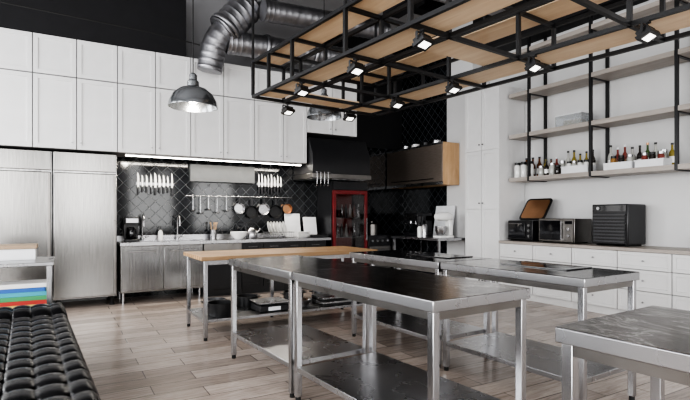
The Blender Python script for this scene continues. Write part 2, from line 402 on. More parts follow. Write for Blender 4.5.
def utensil(x, L):
    r = root('ladle', 'long steel ladle hanging from the wall rail', 'ladle', (x, 8.03, 1.56), group='hanging ladles')
    mk(MB().tube([(0, 0, -L), (0, 0, -.01), (0, .01, .014), (0, .02, .016)], .004, 6), 'handle', 'leg', r)
    mk(MB().lathe([(0, -.03), (.025, -.022), (.035, 0), (.032, 0), (.022, -.018), (0, -.026)], (0, -.02, -L)), 'bowl', 'leg', r)
for x, L in ((1.85, .22), (1.97, .26), (2.1, .2), (2.24, .25), (2.4, .22)): utensil(x, L)
def knife_set(x0, x1, z, n, g):
    mk(MB().box(x0, x1, 8.075, 8.0995, z-.02, z+.02), 'knife_strip', 'steel', bevel=.003, label='magnetic steel knife strip on black tiles', category='knife strip')
    first = None
    for k in range(n):
        x = x0+.03+(x1-x0-.06)*k/(n-1)
        if first is None:
            kn = root('kitchen_knife', 'steel kitchen knife held upright on a magnetic strip', 'knife', (x, 8.0715, z), group=g)
            mk(MB().prism([(-.010, -.05), (.014, -.05), (.016, .08), (.008, .15), (-.010, .18)], 'y', -.001, .003), 'blade', 'ceramic', kn)
            mk(MB().box(-.011, .011, -.014, .003, -.17, -.05), 'handle', 'blackplastic', kn, bevel=.003)
            first = kn
        else: dup(first, (x, 8.0715, z), None, (random.uniform(.7, 1.4), 1, random.uniform(.75, 1.08)))
knife_set(1.0, 1.56, 1.74, 9, 'knives on the long strip')
knife_set(2.95, 3.42, 1.8, 8, 'knives on the short strip')
mk(MB().box(1.80, 2.88, 8.0, 8.0985, 1.80, 2.08), 'wall_board', 'slate', bevel=.004, label='plain dark grey rectangular panel on the tiles', category='panel')

# hood
r = root('extractor_hood', 'boxy black canopy extractor hood', 'hood', (3.64, 7.3, 1.885))
prof = [(.0, .08), (.0, .40), (.16, .70), (.78, .70), (.78, .08)]
mk(MB().prism(prof, 'x', 0, 1.15), 'canopy', 'hoodblack', r, bevel=.006)
mk(MB().box(-.01, 1.16, -.02, .78, .0, .079), 'rim', 'steeldark', r, bevel=.004)
for k in range(3): mk(MB().box(.05+k*.36, .38+k*.36, .08, .6, -.012, -.001), 'filter', 'steel', r)
r = root('hook_rack', 'black rack of small hanging utensils', 'rack', (3.66, 7.26, 1.98))
mk(MB().cyl((0, 0, 0), (.3, 0, 0), .006, seg=8).box(.02, .04, 0, .0395, -.01, .01).box(.26, .28, 0, .0395, -.01, .01), 'bar', 'leg', r)
for k in range(4): mk(MB().tube([(.04+k*.07, -.004, .008), (.04+k*.07, -.008, -.05), (.04+k*.07, -.008, -.2)], .005, 6).lathe([(0, -.03), (.02, 0), (0, .03)], (.04+k*.07, -.008, -.22), 10), 'utensil', 'leg', r)

r = root('display_fridge', 'black glass-door beverage refrigerator with dark red frame', 'refrigerator', (4.13, 7.5, 0))
m = MB().box(0, .03, .05, .59, .06, 1.86).box(.72, .75, .05, .59, .06, 1.86).box(.03, .72, .56, .59, .06, 1.86).box(.03, .72, .05, .56, .06, .2).box(.03, .72, .05, .56, 1.70, 1.86)
mk(m, 'body', 'blackplastic', r)
mk(MB().box(.032, .718, .545, .558, .202, 1.698), 'interior_lining', 'redglow', r)
d = mk(MB().box(.02, .075, 0, .048, .2, 1.70).box(.675, .73, 0, .048, .2, 1.70).box(.075, .675, 0, .048, 1.63, 1.70).box(.075, .675, 0, .048, .2, .28), 'door', 'red', r, bevel=.004)
M['clearglass'] = simple('clear_glass', (.45, .45, .45), .03, trans=1, var=0)
mk(MB().box(.076, .674, .02, .03, .281, 1.629), 'glass', 'clearglass', d)
mk(MB().box(.69, .71, -.03, -.018, .8, 1.2).box(.69, .71, -.018, 0, .8, .83).box(.69, .71, -.018, 0, 1.17, 1.2), 'handle', 'steel', d)
mk(MB().box(.02, .73, 0, .048, 1.71, 1.85), 'header_panel', 'blackplastic', r)
mk(MB().box(.02, .73, 0, .048, .07, .195), 'kick_panel', 'blackplastic', r)
for z in (.5, .85, 1.2): mk(MB().box(.031, .719, .1, .544, z, z+.012), 'wire_shelf', 'steel', r)
for lx in (.06, .69):
    for ly in (.1, .52): mk(MB().cyl((lx, ly, 0), (lx, ly, .06), .02), 'foot', 'rubber', r)
can_cols = [('red', 'red'), ('white', 'ceramic'), ('dark', 'blackplastic'), ('grey', 'steel')]
first = {}
for zi, z in enumerate((.863, 1.213)):
    for k in range(7):
        n, mm = can_cols[(k*3+zi) % 4]; loc = (4.13+.1+k*.088, 7.66, z)
        if n in first: dup(first[n], loc)
        else: first[n] = mk(MB().lathe([(0, 0), (.03, 0), (.033, .01), (.033, .15), (.014, .2), (.014, .24), (0, .24)], seg=14), 'bottle', mm, None, loc, label=n+' drink bottle inside the display refrigerator', category='bottle', group='drinks in the refrigerator')
r = root('oven_range', 'black and steel commercial oven range', 'oven', (4.9, 7.5, 0))
mk(MB().box(0, .5, .03, .58, .1, .88), 'body', 'blackplastic', r, bevel=.005)
d = mk(MB().box(.02, .48, 0, .028, .15, .68), 'door', 'steeldark', r, bevel=.004)
mk(MB().cyl((.06, -.03, .62), (.44, -.03, .62), .009), 'handle', 'leg', d)
for k in range(4): mk(MB().cyl((.08+k*.11, -.0, .78), (.08+k*.11, .03, .78), .02), 'knob', 'steel', r)
for lx in (.05, .45):
    for ly in (.08, .52): mk(MB().cyl((lx, ly, 0), (lx, ly, .1), .02), 'foot', 'leg', r)
mk(MB().lathe([(0, 0), (.14, 0), (.145, .2), (.155, .205), (.15, .21), (.02, .235), (.02, .26), (0, .26)], seg=28), 'stock_pot', 'steeldark', None, (5.15, 7.8, .881), label='lidded stainless steel stock pot on the range', category='pot')

# ---------------------------------------------------------------- side wall run
r = root('wall_cabinet_steel', 'wooden wall cabinet with wide steel front coloured with a painted beige reflection', 'cabinet', (5.7, 6.42, 1.79))
mk(MB().box(.022, .395, 0, 1.66, 0, .74), 'body', 'oakwarm', r, bevel=.002)
mk(MB().box(0, .02, .004, 1.656, .052, .708), 'door', 'cabfront', r, bevel=.003)
mk(MB().box(-.006, .021, .0, 1.66, .0, .05).box(-.006, .021, 0, 1.66, .71, .74), 'trim_strip', 'steel', r)
mk(MB().cyl((-.03, .2, .11), (-.03, 1.46, .11), .008, seg=8).cyl((-.03, .3, .11), (0, .3, .11), .006, seg=8).cyl((-.03, 1.36, .11), (0, 1.36, .11), .006, seg=8), 'handle', 'leg', r)
def pot(loc, s, mat, lab):
    r = root('cooking_pot', lab, 'pot', loc, group='cooking pots')
    mk(MB().lathe([(0, 0), (s, 0), (s*1.02, .01), (s*1.02, s*1.0), (s*1.08, s*1.02), (s*.98, s*1.02), (s*.98, .012), (0, .012)], seg=28), 'pot_body', mat, r)
    for sx in (-1, 1): mk(MB().tube([(sx*s*1.02, -.03, s*.8), (sx*(s+.04), -.03, s*.85), (sx*(s+.04), .03, s*.85), (sx*s*1.02, .03, s*.8)], .006, 8), 'handle', 'blackplastic', r)
    return r
for k, (y, mm) in enumerate([(6.8, 'leg'), (7.1, 'black'), (7.4, 'ceramic'), (7.7, 'leg')]):
    pot((5.9, y, 2.531), .08, mm, 'small cooking pot on top of the wall cabinet')
r = root('side_counter', 'stainless steel side counter with lower shelf', 'counter', (5.35, 6.12, 0))
mk(MB().box(0, .72, 0, 1.34, .83, .87), 'worktop', 'steel', r, bevel=.003)
mk(MB().box(.03, .7, .08, 1.26, .25, .27), 'shelf', 'steel', r)
for lx in (.03, .65):
    for ly in (.03, 1.27): mk(MB().box(lx, lx+.04, ly, ly+.04, 0, .829), 'leg', 'leg', r)
r = root('espresso_machine', 'black countertop espresso machine', 'coffee machine', (5.6, 6.98, .871))
mk(MB().box(0, .35, 0, .4, 0, .06).box(.2, .35, 0, .4, .06, .38).box(0, .35, 0, .4, .28, .42), 'body', 'blackplastic', r, bevel=.008)
mk(MB().box(-.004, -.0005, .03, .37, .3, .4), 'control_panel', 'steel', r)
for y in (.12, .28): mk(MB().cyl((.08, y, .22), (.08, y, .279), .03).cyl((.06, y, .24), (-.06, y, .225), .01), 'portafilter', 'leg', r)
r = root('blender_jug', 'black kitchen blender with dark jug', 'blender', (5.55, 6.86, .871))
mk(MB().lathe([(0, 0), (.08, 0), (.07, .12), (.05, .14), (0, .14)]), 'motor_base', 'blackplastic', r)
mk(MB().lathe([(0, .141), (.045, .141), (.07, .36), (.06, .375), (0, .375)]), 'jug', 'glassdark', r)
mk(MB().box(0, .02, 0, .5, 0, .56), 'white_board', 'plasticwhite', None, (5.96, 6.48, .8735), (0, math.radians(9), 0), .004, 'large white board leaning against the side wall', 'board')
r = root('stand_mixer', 'white stand mixer with steel bowl on the counter', 'mixer', (5.62, 6.3, .871))
mk(MB().box(-.16, .16, -.09, .09, 0, .04).box(.08, .16, -.06, .06, .04, .3), 'stand', 'ceramic', r, bevel=.012)
mk(MB().lathe([(0, -.17), (.05, -.165), (.07, -.1), (.075, .1), (.05, .17), (0, .18)], mt=Matrix.Translation((0, 0, .36)) @ Matrix.Rotation(math.radians(90), 4, 'Y')), 'motor_head', 'ceramic', r)
mk(MB().lathe([(0, .042), (.06, .042), (.095, .12), (.1, .2), (.095, .2), (.055, .05), (0, .05)], (-.06, 0, 0)), 'bowl', 'leg', r)
mk(MB().lathe([(0, 0), (.045, 0), (.048, .2), (.03, .23), (0, .23)]), 'canister', 'steel', None, (5.47, 6.62, .871), label='steel canister on the side counter', category='canister', group='canisters')
mk(MB().lathe([(0, 0), (.045, 0), (.048, .16), (.03, .19), (0, .19)]), 'canister', 'ceramic', None, (5.47, 6.74, .871), label='white canister on the side counter', category='canister', group='canisters')

RZ = (0, 0, math.radians(-90))
def xcab(name, label, ynear, yfar, group=None, z=0):
    return root(name, label, 'cabinet', (5.9, yfar, z), RZ, group)
r = xcab('tall_cabinet', 'tall narrow white shaker pantry cabinet by the corner', 5.34, 6.08)
w = .74
mk(MB().box(0, w, .022, .59, .1, 3.3), 'body', 'white', r)
mk(MB().box(.01, w-.01, .06, .58, .0, .099), 'plinth', 'white', r)
for z0, z1 in ((.1, 1.35), (1.35, 2.3), (2.3, 3.3)):
    for k in range(2):
        d = mk(shaker(k*w/2, (k+1)*w/2, z0, z1, 0), 'door', 'white', r, bevel=.002)
        mk(knob(w/2+(.035 if k else -.035), z0+.1, 0), 'knob', 'black', d)
ys = 5.335
for w in [.62]*6:
    r = root('drawer_cabinet', 'white base cabinet with three shaker drawers', 'cabinet', (5.9, ys, 0), RZ, 'white base cabinets')
    w2 = w-.003
    mk(MB().box(0, w2, .022, .59, .1, .82), 'body', 'carcass', r)
    mk(MB().box(0, w2, .06, .58, .0, .099), 'plinth', 'white', r)
    for z0, z1 in ((.1, .36), (.36, .61), (.61, .82)):
        d = mk(shaker(0, w2, z0, z1, 0, .04), 'drawer', 'white', r, bevel=.002)
        mk(knob(w2/2, (z0+z1)/2, 0), 'knob', 'steel', d)
    ys -= w
mk(MB().box(5.875, 6.495, 1.61, 5.33, .822, .862), 'countertop', M['shelfboard'], bevel=.003, label='pale grey-brown countertop on white base cabinets', category='countertop')

CT = .863
def xroot(n, l, c, yfar, xf=6.0): return root(n, l, c, (xf, yfar, CT), RZ)
r = xroot('toaster_oven', 'compact black toaster oven on the countertop', 'oven', 5.27)
mk(MB().box(0, .46, .02, .36, .02, .31), 'body', 'blackplastic', r, bevel=.008)
d = mk(MB().box(.02, .33, 0, .019, .05, .28), 'door', 'glassdark', r, bevel=.003)
mk(MB().cyl((.05, -.02, .26), (.3, -.02, .26), .007, seg=8), 'handle', 'leg', d)
for z in (.08, .16, .24): mk(MB().cyl((.4, .019, z), (.4, -.004, z), .02), 'knob', 'steel', r)
for x in (.04, .42): mk(MB().box(x-.015, x+.015, .05, .32, 0, .019), 'foot', 'rubber', r)
r = xroot('microwave_oven', 'steel microwave oven with black glass door', 'microwave', 4.70)
mk(MB().box(0, .57, .02, .4, .015, .345), 'body', 'steeldark', r, bevel=.006)
d = mk(MB().box(.01, .42, 0, .019, .025, .335), 'door', 'steeldark', r, bevel=.003)
mk(MB().box(.03, .37, -.004, -.0005, .045, .315), 'window', 'glassdark', d, bevel=.001)
mk(MB().box(.385, .4, -.03, -.018, .05, .31).box(.385, .4, -.018, 0, .05, .07).box(.385, .4, -.018, 0, .29, .31), 'handle', 'leg', d)
mk(MB().box(.425, .56, 0, .019, .025, .335), 'control_panel', 'steeldark', r)
for z in (.11, .2): mk(MB().cyl((.49, -.001, z), (.49, -.014, z), .022), 'knob', 'leg', r)
mk(MB().box(.44, .545, -.003, -.0005, .27, .31), 'display', 'glassdark', r)
for x in (.05, .52): mk(MB().box(x-.015, x+.015, .06, .36, 0, .014), 'foot', 'rubber', r)
r = xroot('food_dehydrator', 'black boxy food dehydrator with slatted front', 'dehydrator', 3.88)
mk(MB().box(0, .47, .02, .42, .02, .53), 'body', 'blackplastic', r, bevel=.012)
mk(MB().box(.02, .45, .012, .019, .04, .43), 'door_back', 'black', r)
m = MB()
for k in range(9): m.box(.03, .44, -.012, .0115, .05+k*.042, .068+k*.042)
mk(m, 'slatted_door', 'greyplastic', r, bevel=.002)
mk(MB().box(.02, .45, .005, .019, .44, .515), 'control_panel', 'glassdark', r)
mk(MB().cyl((.1, .004, .478), (.1, -.012, .478), .02), 'knob', 'steel', r)
for x in (.05, .42): mk(MB().box(x-.015, x+.015, .06, .38, 0, .019), 'foot', 'rubber', r)
r = root('serving_tray', 'round-cornered bronze tray propped on the toaster oven', 'tray', (6.12, 4.93, CT+.32), (0, 0, math.radians(-90)))
mt = Matrix.Rotation(math.radians(-35), 4, 'X')
def rrect(hw, z0, z1, rad):
    out = []
    for cx, cz, a0 in ((hw-rad, z1-rad, 0), (-hw+rad, z1-rad, 90), (-hw+rad, z0+rad, 180), (hw-rad, z0+rad, 270)):
        for k in range(6): a = math.radians(a0+k*18); out.append((cx+rad*math.cos(a), cz+rad*math.sin(a)))
    return out
m = MB().prism(rrect(.23, 0, .40, .06), 'y', 0, .012)
for v in m.bm.verts: v.co = mt @ v.co
mk(m, 'tray_body', 'black', r)
m = MB().prism(rrect(.20, .03, .37, .045), 'y', -.005, -.0005)
for v in m.bm.verts: v.co = mt @ v.co
mk(m, 'inner_face', 'copper', r)
mk(MB().box(0, .03, 0, .22, 0, .2), 'book', 'plasticwhite', None, (6.25, 2.6, CT), label='white recipe book standing on the countertop', category='book')

# ---------------------------------------------------------------- shelf rack on right wall
r = root('wall_shelf_rack', 'black metal wall rack with long grey-beige wooden shelves', 'shelf', (6.1, 0, 0))
YS = [5.3, 4.94, 3.95, 2.9, 1.87]
m = MB(); t = .018
for y in YS[1:]:
    m.box(-t, t, y-t, y+t, 1.77, 3.998); m.box(.375-t, .375+t, y-t, y+t, 1.77, 3.998)
    for z in (1.765, 2.435, 3.075, 3.71): m.box(t, .375-t, y-t, y+t, z, z+.012)
for z in (1.79, 2.46, 3.1, 3.74):
    m.box(.375-t, .375+t, 1.87, 5.3, z, z+.02)
mk(m, 'metal_frame', 'black', r)
for z in (1.811, 2.481, 3.121, 3.76):
    for a, b in ((1.89, 2.88), (2.92, 3.93), (3.97, 4.92), (4.96, 5.3)):
        mk(MB().box(-.022, .355, a, b, z-.034, z+.025), 'shelf_board', 'shelfboard', r)
SZ = 1.837
bm_cols = {'amber': (.12, .04, .01), 'green': (.05, .09, .03), 'dark': (.02, .015, .012), 'redsauce': (.2, .04, .03), 'spice': (.3, .16, .05), 'clear': (.45, .45, .42), 'white': (.8, .8, .78), 'olive': (.25, .2, .04)}
for k, c in bm_cols.items(): M['b_'+k] = simple('bottle_'+k, c, .12, coat=.5)
def bottle(c, capm, lab):
    r = root('bottle', lab, 'bottle', (0, 0, 0), group='bottles on the wall shelf')
    mk(MB().lathe([(0, 0), (.034, 0), (.037, .006), (.037, .16), (.03, .19), (.014, .22), (.013, .275), (0, .275)], seg=16), 'glass_body', 'b_'+c, r)
    mk(MB().lathe([(0, .276), (.016, .276), (.016, .3), (0, .3)], seg=12), 'cap', capm, r)
    mk(MB().tube([(0, 0, .05), (0, 0, .13)], .0378, 16, False), 'paper_label', 'b_white' if c != 'redsauce' else 'b_spice', r)
    return r
def jar(c, capm, lab):
    r = root('jar', lab, 'jar', (0, 0, 0), group='jars on the wall shelf')
    mk(MB().lathe([(0, 0), (.04, 0), (.044, .006), (.044, .1), (.036, .115), (0, .115)], seg=16), 'glass_body', 'b_'+c, r)
    mk(MB().lathe([(0, .116), (.04, .116), (.041, .14), (0, .14)], seg=16), 'lid', capm, r)
    return r
kinds = []
for c, cp in (('amber', 'black'), ('green', 'copper'), ('dark', 'black'), ('clear', 'black'), ('olive', 'black'), ('redsauce', 'plasticwhite')):
    kinds.append(('bottle', bottle, c, cp, {'amber': 'amber glass', 'green': 'green glass', 'dark': 'dark brown', 'clear': 'clear glass', 'olive': 'olive oil', 'redsauce': 'red sauce'}[c]+' bottle standing on the wall shelf'))
for c, cp in (('spice', 'black'), ('white', 'black'), ('clear', 'steel'), ('redsauce', 'steel'), ('dark', 'black')):
    kinds.append(('jar', jar, c, cp, {'spice': 'brown spice', 'white': 'white ceramic', 'clear': 'clear glass', 'redsauce': 'red preserve', 'dark': 'dark'}[c]+' jar with lid on the wall shelf'))
made = {}
def place(idx, loc, sc):
    if idx in made: return dup(made[idx], loc, (0, 0, random.random()*6), sc)
    k = kinds[idx]; o = k[1](k[2], k[3], k[4]); o.location = loc; o.scale = sc; made[idx] = o; return o
y = 5.22
while y > 4.97:
    place(7, (6.18, y, SZ), (1.1, 1.1, 1.7)); place(random.choice([2, 0]), (6.35, y-.03, SZ), (1.1, 1.1, 1.05)); y -= .12
y = 4.86
while y > 3.02:
    if abs(y-3.95) < .07: y -= .08; continue
    idx = random.choice([0, 10, 2, 6, 8, 9, 10, 7, 8, 6, 1, 4]); s = random.uniform(.92, 1.06); z = s*random.uniform(.9, 1.5)
    if idx < 6: z *= .75
    bi = random.choice([0, 1, 2, 3, 4, 5, 2, 8, 10]); bz = random.uniform(.9, 1.2) if bi < 6 else random.uniform(1.4, 2.1)
    place(bi, (6.38, y, SZ), (s, s, s*bz))
    if not (3.94 < y < 4.50 or 3.0 < y < 3.87): place(idx, (6.22, y-.04, SZ), (s, s, z))
    y -= .095
def bin_(y0, y1, h, lab, mat):
    r = root('storage_bin', lab, 'bin', (6.11, y0, SZ+.0005), group='plastic storage bins')
    w = y1-y0; d = .19
    mk(MB().box(0, d, 0, w, 0, .005).box(0, .004, 0, w, .005, h).box(d-.004, d, 0, w, .005, h).box(.004, d-.004, 0, .004, .005, h).box(.004, d-.004, w-.004, w, .005, h), 'tub', mat, r)
    mk(MB().box(-.006, 0-.0005, -.004, w+.004, h-.015, h), 'rim', mat, r)
bin_(4.0, 4.4, .1, 'pale translucent plastic storage bin on the shelf', 'plasticwhite')
bin_(3.42, 3.78, .09, 'white plastic storage bin full of jars', 'plasticwhite')
bin_(3.05, 3.38, .09, 'white plastic storage bin full of jars', 'plasticwhite')
for yy in (3.12, 3.22, 3.31, 3.49, 3.6, 3.7): place(random.choice([6, 9, 8, 10]), (6.2, yy, SZ+.007), (.85, .85, 1.25))
for yy in (4.08, 4.17, 4.26, 4.34): place(random.choice([6, 8, 10, 7]), (6.2, yy, SZ+.007), (.8, .8, 1.2))
M['translucent'] = simple('translucent_plastic', (.9, .93, .95), .15, trans=.75, var=.01)
r = root('storage_box', 'clear plastic box with lid on the middle shelf', 'box', (6.12, 4.1, 2.507))
mk(MB().box(0, .22, 0, .4, 0, .004).box(0, .004, 0, .4, .004, .15).box(.216, .22, 0, .4, .004, .15).box(.004, .216, 0, .004, .004, .15).box(.004, .216, .396, .4, .004, .15), 'tub', 'translucent', r)
mk(MB().box(-.006, .226, -.006, .406, .151, .165), 'lid', 'plasticwhite', r, bevel=.003)
mk(MB().box(.03, .18, .05, .3, .005, .08), 'contents', 'b_olive', r, bevel=.01)

# ---------------------------------------------------------------- steel work tables
def steel_table(loc, rz, W, L, H=.87, top='steeltop', lab='stainless steel work table with lower shelf'):
    r = root('work_table', lab, 'table', loc, (0, 0, rz), 'stainless steel work tables')
    tp = mk(MB().box(0, W, 0, L, H-.055, H-.002), 'tabletop', 'steel', r, bevel=.004)
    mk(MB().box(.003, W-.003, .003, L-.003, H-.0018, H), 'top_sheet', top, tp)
    e = .015; t = .04
    for lx in (e, W-e-t):
        for ly in (e, L-e-t):
            l = mk(MB().box(lx, lx+t, ly, ly+t, .03, H-.0555), 'leg', 'leg', r, bevel=.003)
            mk(MB().cyl((lx+t/2, ly+t/2, 0), (lx+t/2, ly+t/2, .0295), .018), 'foot', 'rubber', l)
    a = e+t
    mk(MB().box(e+.002, W-e-.002, a+.001, L-a-.001, .2, .235), 'lower_shelf', 'steel', r, bevel=.003)
    mk(MB().box(a+.001, W-a-.001, e+.005, e+.035, .775, .8145).box(a+.001, W-a-.001, L-e-.035, L-e-.005, .775, .8145)
       .box(e+.005, e+.035, a+.001, L-a-.001, .775, .8145).box(W-e-.035, W-e-.005, a+.001, L-a-.001, .775, .8145), 'apron_rail', 'steeldark', r)
    return r
RR = math.radians(3.5); Lx, Ly = -math.sin(RR), math.cos(RR)
def along(p, t): return (p[0]+Lx*t, p[1]+Ly*t, 0)
P0 = (1.43, 1.67)
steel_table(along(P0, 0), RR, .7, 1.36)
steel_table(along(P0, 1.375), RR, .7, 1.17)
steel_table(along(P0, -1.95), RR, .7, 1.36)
DL = 'steel work table with glossy near-black top and lower shelf'
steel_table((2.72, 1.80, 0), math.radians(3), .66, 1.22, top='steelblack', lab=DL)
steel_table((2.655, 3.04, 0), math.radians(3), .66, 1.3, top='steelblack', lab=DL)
for x, y in ((3.0, 2.12), (2.95, 3.25)):
    r = root('glass_hob', 'flat black glass induction hob lying on the steel table', 'hob', (x, y, .8705), (0, 0, math.radians(3)), 'black glass hobs')
    mk(MB().box(0, .32, 0, .56, 0, .008), 'glass_plate', 'glassdark', r, bevel=.002)
    for yy in (.15, .41): mk(MB().lathe([(.09, .0083), (.1, .0083), (.1, .0088), (.09, .0088), (.09, .0083)], (.16, yy, 0), 28), 'cooking_ring', 'greyplastic', r)

r = root('work_table', 'butcher-block topped work table on steel frame', 'table', (1.2, 4.86, 0))
W, L, H = 2.1, .82, .84
mk(MB().box(0, W, 0, L, H-.04, H), 'tabletop', 'butcher', r, bevel=.004)
for lx in (.03, W/2-.02, W-.07):
    for ly in (.02, L-.06):
        l = mk(MB().box(lx, lx+.04, ly, ly+.04, .03, H-.041), 'leg', 'leg', r, bevel=.003)
        mk(MB().cyl((lx+.02, ly+.02, 0), (lx+.02, ly+.02, .0295), .018), 'foot', 'rubber', l)
m = MB()
for a, b in ((.071, W/2-.021), (W/2+.021, W-.071)):
    for ly in (.025, L-.055): m.box(a, b, ly, ly+.03, H-.085, H-.042)
for lx in (.035, W-.065): m.box(lx, lx+.03, .061, L-.061, H-.085, H-.042)
mk(m, 'apron_rail', 'leg', r)
mk(MB().box(.032, W-.032, .062, L-.062, .17, .2), 'lower_shelf', 'steel', r, bevel=.003)
zs = .201
r = root('kitchen_scale', 'steel platform kitchen scale on the lower shelf', 'scale', (1.85, 4.98, zs))
mk(MB().box(0, .34, 0, .3, 0, .07), 'base', 'blackplastic', r, bevel=.01)
mk(MB().box(-.01, .35, -.01, .31, .09, .105).cyl((.17, .15, .0705), (.17, .15, .09), .04), 'platform', 'steel', r, bevel=.002)
mk(MB().box(.1, .24, -.006, -.0005, .015, .055), 'display', 'plasticwhite', r)
for x, y, s, mm, lb in ((1.46, 5.12, .13, 'black', 'black cooking pot on the lower shelf'), (2.47, 5.48, .12, 'black', 'black cooking pot on the lower shelf'), (2.85, 5.46, .12, 'leg', 'steel cooking pot on the lower shelf'), (1.87, 5.45, .12, 'black', 'black cooking pot on the lower shelf'), (1.5, 5.46, .11, 'leg', 'steel cooking pot on the lower shelf')):
    pot((x, y, zs), s, mm, lb)
for k in range(4):
    mk(MB().box(0, .5, 0, .3, 0, .025), 'baking_tray', 'black' if k % 2 == 0 else 'steel', None, (2.6, 4.95, zs+k*.0265), bevel=.005, label=('black' if k % 2 == 0 else 'steel')+' baking tray stacked on the lower shelf', category='tray', group='stacked baking trays')
mk(MB().lathe([(0, 0), (.05, 0), (.1, .05), (.11, .08), (.105, .08), (.045, .008), (0, .008)], seg=24), 'bowl', 'steel', None, (2.42, 5.12, zs), label='steel mixing bowl on the lower shelf', category='bowl')

# ---------------------------------------------------------------- tufted bench
def tufted():
    bm = bmesh.new(); X0, X1, Y0, Y1 = -.75, .0, -3.1, 0.0; cell = .125; rowL = .182
    nx, ny = 98, 440; g = []
    for j in range(ny+1):
        row = []
        for i in range(nx+1):
            x = X0+(X1-X0)*i/nx; y = Y0+(Y1-Y0)*j/ny
            px_ = abs(math.sin(math.pi*(x-X0)/cell)); py_ = abs(math.sin(math.pi*(y-Y0)/rowL))
            e = min(1, (x-X0)/.06, (X1-x)/.06, (y-Y0)/.06, (Y1-y)/.06); e = math.sqrt(max(0, 1-(1-e)**2))
            dimple = math.exp(-((px_/.30)**2+(py_/.22)**2))
            k = .55*py_**.40+.45*px_**.50-.35*dimple
            z = .402+.05*e+.042*k*e
            if y > -.37:
                s_ = math.sin(math.pi*min(1, max(0, (y+.364)/.364)))
                z += .04*s_**.5*e
            row.append(bm.verts.new((x, y, z)))
        g.append(row)
    for j in range(ny):
        for i in range(nx): bm.faces.new([g[j][i], g[j][i+1], g[j+1][i+1], g[j+1][i]])
    loop = g[0]+[g[j][nx] for j in range(1, ny+1)]+g[ny][::-1][1:]+[g[j][0] for j in range(ny-1, 0, -1)]
    low = [bm.verts.new((v.co.x, v.co.y, .2)) for v in loop]
    for k in range(len(loop)):
        k2 = (k+1) % len(loop); bm.faces.new([loop[k2], loop[k], low[k], low[k2]])
    bm.faces.new(low)
    mb = MB(); mb.bm.free(); mb.bm = bm; return mb
r = root('tufted_bench', 'long glossy black square-tufted leather bench', 'bench', (.04, 4.8, 0), (0, 0, math.radians(2.9)))
mk(tufted(), 'seat_cushion', 'leather', r)
mk(MB().box(-.73, -.02, -3.08, -.02, .12, .199), 'base_frame', 'black', r)
for x in (-.68, -.08):
    for y in (-3.0, -1.5, -.1): mk(MB().cyl((x, y, 0), (x, y, .119), .025), 'leg', 'leg', r)

# side table with binders
r = root('side_table', 'light steel side table with lower shelf', 'table', (-1.1, 5.0, 0))
mk(MB().box(0, 1.05, 0, .72, .81, .84), 'tabletop', 'steel', r, bevel=.004)
for lx in (.02, .995):
    for ly in (.02, .67): mk(MB().box(lx, lx+.035, ly, ly+.035, 0, .809), 'leg', 'leg', r)
mk(MB().box(.03, 1.02, .056, .669, .41, .43), 'lower_shelf', 'steel', r)
cols = [('yellow', (.75, .55, .15)), ('red', (.5, .05, .04)), ('green', (.06, .3, .12)), ('teal', (.05, .35, .45)), ('blue', (.03, .13, .42)), ('white', (.8, .8, .8))]
z = .431
for k, (n, c) in enumerate(cols):
    mt = simple('binder_'+n, c, .4); h = .036
    rr = root('binder', n+' binder lying flat in a stack on the shelf', 'binder', (-.60+random.uniform(-.02, .02), 5.07+random.uniform(0, .015), z), group='stack of binders')
    mk(MB().box(0, .5, 0, .3, 0, .003).box(0, .5, 0, .3, h-.003, h).box(0, .5, 0, .003, .003, h-.003), 'cover', mt, rr)
    mk(MB().box(.004, .49, .004, .295, .0035, h-.0035), 'pages', 'plasticwhite', rr)
    z += h+.001
r = root('storage_crate', 'white plastic crate with beige lid on the side table', 'crate', (-.75, 5.35, .841))
m = MB().box(0, .55, 0, .32, 0, .01).box(0, .55, 0, .008, .01, .10).box(0, .55, .312, .32, .01, .10).box(0, .008, .008, .312, .01, .10).box(.542, .55, .008, .312, .01, .10)
mk(m, 'tub', 'plasticwhite', r, bevel=.002)
M['beige'] = simple('beige_brown_lid', (.34, .25, .17), .5)
mk(MB().box(-.012, .562, -.012, .332, .101, .135), 'lid', 'beige', r, bevel=.004)

# ---------------------------------------------------------------- pendants
def pendant(loc, lab, s, bulb):
    r = root('pendant_lamp', lab, 'lamp', loc, group='dome pendant lamps'); r.scale = (s, s, 1)
    mk(MB().lathe([(.245, 0), (.245, .012), (.235, .06), (.2, .13), (.135, .185), (.07, .21), (.06, .215), (.055, .213), (.125, .176), (.19, .12), (.227, .05), (.238, .0), (.245, 0)], seg=40), 'shade', 'lamp_grey', r)
    mk(MB().lathe([(0, .215), (.06, .215), (.06, .26), (.04, .28), (.04, .33), (.02, .35), (0, .35)]), 'socket', 'lamp_grey', r)
    mk(MB().lathe([(0, .03), (.04, .045), (.055, .09), (.04, .14), (0, .17)]), 'bulb', bulb, r)
    mk(MB().cyl((0, 0, .35), (0, 0, CZ-loc[2]-.001), .006, seg=8), 'cord', 'black', r)
pendant((1.175, 5.1, 2.36), 'grey enamel industrial dome pendant lamp over the wooden table', 1, 'led')
pendant((2.72, 5.15, 2.42), 'dark grey industrial dome pendant lamp beside the hanging rack', .85, 'frosted')

